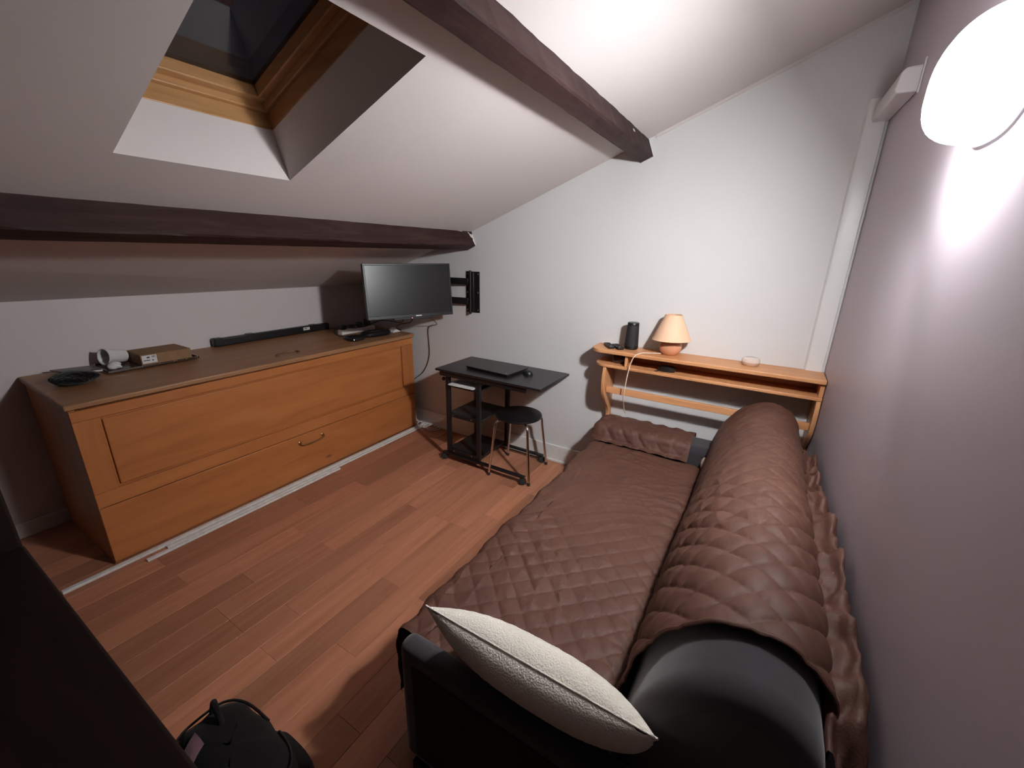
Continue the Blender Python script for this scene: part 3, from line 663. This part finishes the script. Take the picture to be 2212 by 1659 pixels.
prof = spline([(-0.188, 0.834), (-0.198, 0.78), (-0.197, 0.71), (-0.178, 0.65), (-0.125, 0.585), (-0.072, 0.535), (-0.052, 0.49), (-0.054, 0.43), (-0.042, 0.37), (-0.020, 0.335)], 5)
for y, lo in ((1.090, 0.0), (0.004, 0.22)):
    zs = [p for p in prof if p[1] >= 0.335+lo*0.0]
    poly = [(p[0], y, p[1]) for p in zs] + [(0, y, 0.335), (0, y, 0.834)]
    obj('bracket', MB().prism(poly, (0, 0.020, 0)), 'shelf_pine_upright', sh, 0.003)
# things on the shelf
ST_ = 0.9435
lm = thing('table_lamp', 'peach table lamp with conical shade on the pine shelf', 'lamp', (-0.088, 0.752, ST_))
LC = (-0.088, 0.752, ST_)
obj('base', MB().lathe([(0.036, 0.0), (0.041, 0.004), (0.057, 0.022), (0.063, 0.047), (0.059, 0.070), (0.044, 0.088), (0.024, 0.096), (0.016, 0.10), (0.0, 0.10)], LC, 36), 'ceramic_peach', lm, smooth=50)
obj('socket', MB().tube([(LC[0], LC[1], ST_+0.099), (LC[0], LC[1], ST_+0.16)], 0.011, 12), 'white_plastic', lm, smooth=60)
tilt = Vector((0.02, 0.03, 1)).normalized()
shd = obj('shade', MB().lathe([(0.107, 0.0), (0.046, 0.142), (0.0445, 0.142), (0.105, 0.001), (0.107, 0.0)][:4], (LC[0], LC[1], ST_+0.088), 40, tilt), 'shade_peach', lm, smooth=40)
shd.data.polygons  # closed rim faces are removed below so that the shade is open
bm = bmesh.new(); bm.from_mesh(shd.data)
bmesh.ops.delete(bm, geom=[f for f in bm.faces if len(f.verts) > 4], context='FACES'); bm.to_mesh(shd.data); bm.free()
for z, r_ in ((0.0, 0.1068), (0.142, 0.046)):
    ringp = [Vector((LC[0], LC[1], ST_+0.088)) + Vector((0, 0, 1)).rotation_difference(tilt) @ Vector((r_*math.cos(a_), r_*math.sin(a_), z)) for a_ in np.linspace(0, 2*math.pi, 41)]
    obj('shade_band', MB().tube(ringp, 0.0016, 6, cap=False), 'shade_peach', shd, smooth=60)
q_ = Vector((0, 0, 1)).rotation_difference(tilt)
for k in range(3):
    a_ = k*2.1; p = Vector((LC[0], LC[1], ST_+0.088)) + q_ @ Vector((0.044*math.cos(a_), 0.044*math.sin(a_), 0.138))
    obj('shade_spoke', MB().tube([(LC[0], LC[1], ST_+0.158), p], 0.0015, 6), 'white_plastic', shd, smooth=60)
obj('cord', MB().tube(spline([(-0.118, 0.794, ST_+0.006), (-0.140, 0.835, ST_+0.005), (-0.180, 0.885, ST_+0.006), (-0.208, 0.918, ST_-0.01), (-0.212, 0.936, 0.89), (-0.211, 0.948, 0.82), (-0.207, 0.956, 0.74), (-0.185, 0.966, 0.66), (-0.14, 0.972, 0.60), (-0.11, 0.972, 0.55), (-0.085, 0.97, 0.525)], 6), 0.0035, 8), 'cord_cream', lm, smooth=60)
sp = thing('cylinder_speaker', 'black cylindrical speaker on the left end of the pine shelf', 'speaker', (-0.075, 0.982, ST_))
c_ = (-0.075, 0.982, ST_)
obj('body', MB().lathe([(0.034, 0.0), (0.039, 0.004), (0.041, 0.02), (0.0375, 0.09), (0.0345, 0.146), (0.0, 0.146)], c_, 36), 'speaker_mesh', sp, smooth=45)
obj('top_cap', MB().lathe([(0.0345, 0.1465), (0.0345, 0.158), (0.032, 0.162), (0.0, 0.162)], c_, 36), 'black_plastic', sp, smooth=45)
obj('base_ring', MB().lathe([(0.0395, 0.0035), (0.0418, 0.012), (0.0418, 0.018), (0.0412, 0.022)], c_, 36), 'black_plastic', sp, smooth=45)
def remote(name, c, ang, l, w, label):
    t_ = thing(name, label, 'remote control', (c[0], c[1], c[2])); ca, sa = math.cos(ang), math.sin(ang); A_, B_ = Vector((ca, sa, 0)), Vector((-sa, ca, 0)); C_ = Vector(c)
    obj('body', MB().obox(C_+Vector((0, 0, 0.009)), (A_, B_, Vector((0, 0, 1))), (l, w, 0.0085)), 'black_plastic', t_, 0.005, seg=3)
    for i in range(4):
        for j in (-1, 0, 1):
            pp = C_ + A_*(l*(-0.6+0.36*i)) + B_*(w*0.5*j) + Vector((0, 0, 0.0178))
            obj('button', MB().obox(pp, (A_, B_, Vector((0, 0, 1))), (0.004, 0.003, 0.0012)), 'print_grey' if (i, j) == (0, 0) else 'rubber', t_)
remote('remote_control', (-0.105, 1.110, ST_), math.radians(35), 0.058, 0.019, 'black remote control at the rounded left end of the pine shelf')
remote('remote_control', (-0.105, 1.055, ST_), math.radians(38), 0.055, 0.020, 'black remote control next to the cylindrical speaker on the shelf')
cn = thing('trinket_box', 'small round pinkish pot with lid on the right half of the shelf', 'pot', (-0.075, 0.335, ST_))
c_ = (-0.075, 0.335, ST_)
obj('dish', MB().lathe([(0.036, 0), (0.042, 0.006), (0.044, 0.018), (0.0, 0.018)], c_, 32), 'candle_pink', cn, smooth=40)
obj('lid', MB().lathe([(0.0445, 0.0185), (0.0445, 0.024), (0.040, 0.036), (0.032, 0.040), (0.0, 0.041)], c_, 32), 'candle_lid', cn, smooth=40)
gl = thing('dark_case', 'small dark case on the lower board of the pine shelf', 'case', (-0.115, 0.76, 0.8525))
obj('shell', rbox(-0.130, 0.745, 0.032, 0.050, 0.8528, 0.030, 2.6, 0.1, 0.7), 'black_plastic', gl, smooth=40)
obj('strap', MB().tube([(-0.150, 0.780, 0.8585), (-0.172, 0.792, 0.8565), (-0.178, 0.805, 0.8562)], 0.003, 6), 'black_plastic', gl, smooth=50)
tag(obj('brown_tin', rbox(-0.085, 1.04, 0.045, 0.045, 0.8528, 0.032, 4, 0.2, 0.95), 'tray_dark', smooth=40), 'small brown tin in the left compartment of the shelf', 'tin')

# ------------------------------------------------------------------ sofa
sf = thing('sofa', 'dark grey sofa bed along the right wall', 'sofa', (-1.08, 0.55, 0))
bx('base', (-1.95, 0.10, 0.06), (-0.31, 1.03, 0.24), 'sofa_grey_dim', sf, 0.01)
bx('seat_cushion', (-1.950, 0.16, 0.2405), (-0.345, 1.055, 0.410), 'sofa_grey', sf, 0.035, seg=4)
na = bx('arm', (-2.020, 0.13, 0.05), (-1.956, 1.010, 0.480), 'sofa_grey', sf, 0.028, seg=4); na['label'] = 'near arm of the sofa, dark fabric'
bx('arm_panel', (-2.0245, 0.20, 0.09), (-2.0202, 0.955, 0.43), 'sofa_grey_dim', na, 0.002)
bx('arm', (-0.325, 0.13, 0.05), (-0.130, 1.060, 0.500), 'sofa_grey', sf, 0.04, seg=4)
for x in (-2.0, -0.17):
    for y in (0.2, 0.95):
        bx('foot', (x-0.025, y-0.025, 0.0005), (x+0.025, y+0.025, 0.0495), 'black_plastic', sf, 0.003)
BPROF = [(0.452, 0.395), (0.446, 0.44), (0.432, 0.52), (0.410, 0.61), (0.372, 0.69), (0.315, 0.758), (0.25, 0.793), (0.195, 0.800), (0.140, 0.783), (0.096, 0.738), (0.078, 0.68), (0.074, 0.60), (0.074, 0.42)]
def back_surface(x, prof_yz, R, xa, xb, inset=0.0):
    """profile points for a station x, shrunk towards the ends xa > x > xb"""
    d = min(xa-x, x-xb); k = 0.0
    if d < R: u = 1-max(d, 0)/R; k = R*(1-math.sqrt(max(0, 1-u*u)))
    c = np.array([0.25, 0.48]); v_ = prof_yz - c; ln = np.linalg.norm(v_, axis=1, keepdims=True)
    return c + v_*(1-np.minimum((k+inset)/ln, 0.98))
pp, _ = resample(spline(BPROF, 8), 44)
xs_ = np.r_[np.linspace(-1.965, -1.88, 14), np.linspace(-1.86, -0.36, 20), np.linspace(-0.34, -0.205, 14)]
G = []
for x in xs_:
    d = min(-0.205-x, 0.1); q2 = back_surface(x, pp, 0.085 if x > -1 else 0.05, -0.205, -1.965, 0.012); G.append([(x, a_, c_) for a_, c_ in q2])
G = np.array(G); mb = MB().grid(G, wrap_v=True); mb.add(G[0], [tuple(range(44))]); mb.add(G[-1], [tuple(range(44))])
obj('backrest', mb, 'sofa_grey', sf, smooth=50)

# ------------------------------------------------------------------ quilted throw over the sofa
th_ = thing('quilted_throw', 'brown quilted cover draped over the sofa seat, back and far arm', 'throw', (-1.08, 0.55, 0.15))
LAM = 0.063
def puff(x, s, h, lam=LAM, ph=(0.0, 0.0), p=0.42):
    a_ = (x+s)*0.7071/lam + ph[0]; b_ = (x-s)*0.7071/lam + ph[1]
    return h*(np.abs(np.sin(np.pi*a_))*np.abs(np.sin(np.pi*b_)))**p
def wrinkle(x, s, seed, n=26, amp=0.0016):
    r = np.random.default_rng(seed); out = np.zeros_like(x)
    for _ in range(n):
        a_ = r.uniform(0, np.pi); k = r.uniform(25, 95); cx, cs = r.uniform(x.min(), x.max()), r.uniform(s.min(), s.max()); w = r.uniform(0.05, 0.22)
        u = (x-cx)*math.cos(a_)+(s-cs)*math.sin(a_); v_ = -(x-cx)*math.sin(a_)+(s-cs)*math.cos(a_)
        out += r.uniform(0.4, 1)*amp*(1-np.abs(np.sin(k*u*0.5+2*np.sin(9*v_))))**2*np.exp(-(u*u+v_*v_*0.25)/(w*w))
    return out
def lumps(x, s, seed, amp=0.004):
    r = np.random.default_rng(seed); out = np.zeros_like(x)
    for _ in range(12):
        a_ = r.uniform(0, 6.28); k = r.uniform(6, 22); out += np.sin(k*(x*math.cos(a_)+s*math.sin(a_))+r.uniform(0, 6.28))/12
    return amp*out*2
def sheet(P3, disp):
    du = np.gradient(P3, axis=0); dv = np.gradient(P3, axis=1); n = np.cross(du, dv); n /= np.linalg.norm(n, axis=2, keepdims=True)+1e-9
    return P3 + n*disp[..., None]
def thick(P3, t_=0.006):
    return P3
# seat
sp_, ss = resample(spline([(1.085, 0.16), (1.088, 0.28), (1.086, 0.37), (1.072, 0.412), (1.035, 0.427), (0.90, 0.432), (0.70, 0.431), (0.53, 0.428), (0.475, 0.418), (0.462, 0.395)], 8), 250)
xs_ = np.linspace(-1.948, -0.352, 392)
Xg, Sg = np.meshgrid(xs_, ss, indexing='ij')
Yg = np.broadcast_to(sp_[:, 0], Xg.shape).copy(); Zg = np.broadcast_to(sp_[:, 1], Xg.shape).copy()
far = np.clip((-0.355-Xg)/0.07, 0, 1); Zg -= 0.022*(1-far)**2           # rolls down at the far end
Yg += np.where(Sg < 0.35, 0.006*np.sin(17*Xg)+0.004*np.sin(41*Xg), 0)    # wavy front hem
fade = np.clip((-0.9-Xg)/0.5, 0.22, 1.0)
D = puff(Xg, Sg, 0.0085, ph=(0.2, 0.35), p=0.28)*fade + wrinkle(Xg, Sg, 4, 60, 0.0032) + lumps(Xg, Sg, 5, 0.0022)
crease = np.exp(-((Yg-0.50)/0.05)**2)*(Sg > 0.5)
D += crease*0.006*np.abs(np.sin(26*Xg+3*np.sin(7*Xg)))
P3 = np.stack([Xg, Yg, Zg], 2); P3 = sheet(P3, -D) if np.cross(P3[1, 140]-P3[0, 140], P3[0, 141]-P3[0, 140])[2] < 0 else sheet(P3, D)
seatc = obj('seat_cover', MB().grid(P3), 'quilt_brown', th_, smooth=True)
# back
bp, bs = resample(spline([(y+0.0, z) for y, z in BPROF], 8), 250)
xs_ = np.r_[np.linspace(-1.822, -0.36, 350), np.linspace(-0.356, -0.197, 40)]
G = np.array([[(x, a_, c_) for a_, c_ in back_surface(x, bp, 0.09, -0.192, -9, -0.004)] for x in xs_])
Xg, Sg = np.meshgrid(xs_, bs, indexing='ij')
fade = np.clip((-0.75-Xg)/0.6, 0.35, 1.0)
D = puff(Xg*1.0, Sg*0.8, 0.0125, 0.066, (0.1, 0.6), 0.30)*fade + wrinkle(Xg, Sg, 9, 60, 0.0030) + lumps(Xg, Sg, 10, 0.0025)
# stitched bands across the front face
D += 0.0035*fade*np.abs(np.sin(np.pi*Xg/0.078+0.4*np.sin(5*Sg)))**0.5*np.exp(-((Sg-0.22)/0.16)**2)
n_ = np.cross(G[1, 125]-G[0, 125], G[0, 126]-G[0, 125])
P3 = sheet(G, D if n_[2] > 0 else -D)
backc = obj('back_cover', MB().grid(P3), 'quilt_brown', th_, smooth=True)
obj('back_hem', MB().tube(P3[0, 8:200:4]+np.array([-0.002, 0, 0]), 0.005, 6), 'quilt_brown', backc, smooth=60)
# cloth bunched between backrest and wall
xs_ = np.linspace(-1.90, -0.42, 230); rows_ = []
for i, x in enumerate(xs_):
    t_ = (x+1.90)/1.48
    crest = 0.752 - 0.075*t_**1.5 + 0.012*math.sin(9*x) + 0.012*math.sin(31*x+1) + 0.006*math.sin(77*x) - 0.10*max(0, (-1.72-x)/0.18)**1.2 - 0.07*max(0, (x+0.6)/0.18)
    w1 = 0.008*math.sin(23*x)+0.005*math.sin(57*x)
    ctrl = [(0.092, 0.60), (0.088, 0.68), (0.078+w1*0.3, 0.70+0.3*(crest-0.70)), (0.052+w1*0.9, crest-0.025), (0.034+w1*0.5, crest), (0.022, crest-0.02), (0.012, crest-0.09), (0.010, 0.50)]
    pr_, _ = resample(spline(ctrl, 5), 40); rows_.append([(x, a_, c_) for a_, c_ in pr_])
G = np.array(rows_); Xg, Sg = np.meshgrid(xs_, np.linspace(0, 0.5, 40), indexing='ij')
G[:, :, 2] += wrinkle(Xg, Sg, 21, 60, 0.012); G[:, :, 1] += np.where(Sg < 0.26, puff(Xg, Sg, 0.003)-0.002, 0)
obj('rear_fold', MB().grid(G), 'quilt_brown', th_, smooth=True)
# far arm
ap, as_ = resample(spline([(-0.385, 0.428), (-0.352, 0.438), (-0.338, 0.468), (-0.318, 0.505), (-0.27, 0.516), (-0.20, 0.516), (-0.145, 0.508), (-0.120, 0.470), (-0.116, 0.36)], 8), 70)
ys_ = np.linspace(0.535, 1.085, 84); Yg, Sg = np.meshgrid(ys_, as_, indexing='ij')
G = np.stack([np.broadcast_to(ap[:, 0], Yg.shape), Yg, np.broadcast_to(ap[:, 1], Yg.shape)], 2).copy()
G[:, :, 2] -= 0.03*np.clip((Yg-1.04)/0.045, 0, 1)**2
D = puff(Yg, Sg*0.8, 0.009, 0.066, (0.4, 0.1), 0.30) + wrinkle(Yg, Sg, 31, 40, 0.0028)
n_ = np.cross(G[1, 35]-G[0, 35], G[0, 36]-G[0, 35]); obj('arm_cover', MB().grid(sheet(G, D if n_[2] > 0 else -D)), 'quilt_brown', th_, smooth=True)
# pale lining turned up where seat, back and far arm meet
obj('turned_lining', blob((-0.375, 0.452, 0.445), (0.022, 0.016, 0.035), 0.3, 8), 'quilt_lining', th_, smooth=True)

# ------------------------------------------------------------------ white cushion leaning on the near arm
pc = thing('white_cushion', 'off-white plush cushion propped against the near sofa arm', 'cushion', (-1.96, 0.604, 0.44))
top_mid = Vector((-2.052, 0.600, 0.712)); dv = Vector((0.52, 0.0, -0.854)).normalized(); dn = Vector((0, 1, 0)).cross(dv)
if dn.x < 0: dn = -dn
HW, HH, TT = 0.262, 0.150, 0.062
cen = top_mid + dv*HH
nu, nv = 56, 50
def cush(side):
    us = np.sin(np.linspace(-np.pi/2, np.pi/2, nu)); vs_ = np.sin(np.linspace(-np.pi/2, np.pi/2, nv)); rows_ = []
    for u in us:
        row = []
        for v_ in vs_:
            wy = u*HW*(1-0.05*(1-v_*v_)*abs(u)**3); wz = v_*HH*(1-0.05*(1-u*u)*abs(v_)**3)
            h = TT*(max(0, 1-abs(u)**2.6)**0.75)*(max(0, 1-abs(v_)**4.5)**0.5)
            h += 0.0012*math.sin(40*u+9*v_)*math.sin(31*v_-5*u)*(h/TT)
            pt = cen + Vector((0, 1, 0))*wy + dv*wz + dn*side*(h+0.001)
            if pt.z < 0.50: pt.x = max(pt.x, -1.953 - 0.07*min(1, max(0, (pt.z-0.47)/0.03)))
            row.append(pt)
        rows_.append(row)
    return np.array([[tuple(p) for p in r] for r in rows_])
mb = MB().grid(cush(1)).grid(cush(-1))
cu_o = obj('cover', mb, 'cushion_white', pc, smooth=True)
bm = bmesh.new(); bm.from_mesh(cu_o.data); bmesh.ops.remove_doubles(bm, verts=bm.verts, dist=0.0025); bmesh.ops.recalc_face_normals(bm, faces=bm.faces); bm.to_mesh(cu_o.data); bm.free()
a1 = cush(1)
edge = [a1[i, 0] for i in range(nu)] + [a1[-1, j] for j in range(1, nv)] + [a1[i, -1] for i in range(nu-2, -1, -1)] + [a1[0, j] for j in range(nv-2, 0, -1)] + [a1[0, 0]]
obj('seam', MB().tube(edge, 0.0025, 6, cap=False), 'cushion_white', pc, smooth=60)

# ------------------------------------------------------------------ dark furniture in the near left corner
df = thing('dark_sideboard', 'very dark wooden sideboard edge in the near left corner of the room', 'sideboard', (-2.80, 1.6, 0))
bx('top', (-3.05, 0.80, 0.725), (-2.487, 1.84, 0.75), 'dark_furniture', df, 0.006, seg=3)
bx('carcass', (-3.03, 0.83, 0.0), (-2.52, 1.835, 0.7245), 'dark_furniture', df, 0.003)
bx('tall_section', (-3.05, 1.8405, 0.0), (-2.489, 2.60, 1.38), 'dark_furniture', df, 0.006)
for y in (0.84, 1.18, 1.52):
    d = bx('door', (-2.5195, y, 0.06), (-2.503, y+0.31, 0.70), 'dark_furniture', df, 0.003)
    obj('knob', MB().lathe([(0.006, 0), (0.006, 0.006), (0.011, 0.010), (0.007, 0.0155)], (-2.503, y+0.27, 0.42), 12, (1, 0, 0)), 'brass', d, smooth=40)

# ------------------------------------------------------------------ black bag on the floor
bg = thing('backpack', 'black backpack with a mauve strap on the floor at the bottom edge', 'backpack', (-2.37, 1.2, 0))
ux, uy = supere(1, 1, 3.2, 44); rows_ = []
for k, z in ((0.90, 0.002), (1.0, 0.03), (1.02, 0.12), (1.0, 0.24), (0.97, 0.32), (0.88, 0.372), (0.70, 0.398), (0.35, 0.408), (0.02, 0.410)):
    rows_.append([(-2.370+0.095*k*u+0.004*math.sin(9*v_+z*20), 1.185+0.165*k*v_+0.004*math.sin(7*u+z*30), z) for u, v_ in zip(ux, uy)])
mb = MB().grid(np.array(rows_), wrap_v=True); mb.add(rows_[0], [tuple(range(44))]); mb.add(rows_[-1], [tuple(range(44))])
obj('body', mb, 'bag_black', bg, smooth=60)
obj('front_pocket', MB().grid(np.array([[(-2.272+0.04*k, 1.185+0.13*(1-0.25*k*k)*v_, 0.06+0.2*(0.5+0.5*u)) for u, v_ in zip(*supere(1-0.25*k, 1-0.25*k, 3, 30))] for k in (0, 0.4, 0.8, 1)]), wrap_v=True), 'bag_black', bg, smooth=60)
obj('haul_loop', MB().tube(spline([(-2.36, 1.295, 0.385), (-2.345, 1.31, 0.415), (-2.35, 1.285, 0.428), (-2.355, 1.255, 0.41), (-2.36, 1.245, 0.398)], 6), 0.007, 8), 'bag_black', bg, smooth=60)
obj('zip', MB().tube([(-2.370+0.0855*u, 1.185+0.150*v_, 0.3755) for u, v_ in zip(ux, uy)], 0.0035, 6), 'black_plastic', bg, smooth=60)
st_pts = spline([(-2.40, 1.255, 0.408), (-2.425, 1.235, 0.412), (-2.455, 1.215, 0.395), (-2.475, 1.20, 0.34), (-2.48, 1.19, 0.22), (-2.472, 1.18, 0.1)], 6)
mb = MB(); G = np.array([[p + np.array([0, -w, 0.0]), p + np.array([0, -w, 0.006])] for w in (0.0,) for p in st_pts]);
G = np.array([[p + np.array([0.0, w, h]) for (w, h) in ((-0.022, 0.002), (-0.008, 0.007), (0.008, 0.006), (0.022, 0.002), (0.008, -0.004), (-0.008, -0.004))] for p in st_pts])
obj('strap', MB().grid(G, wrap_v=True), 'strap_mauve', bg, smooth=60)
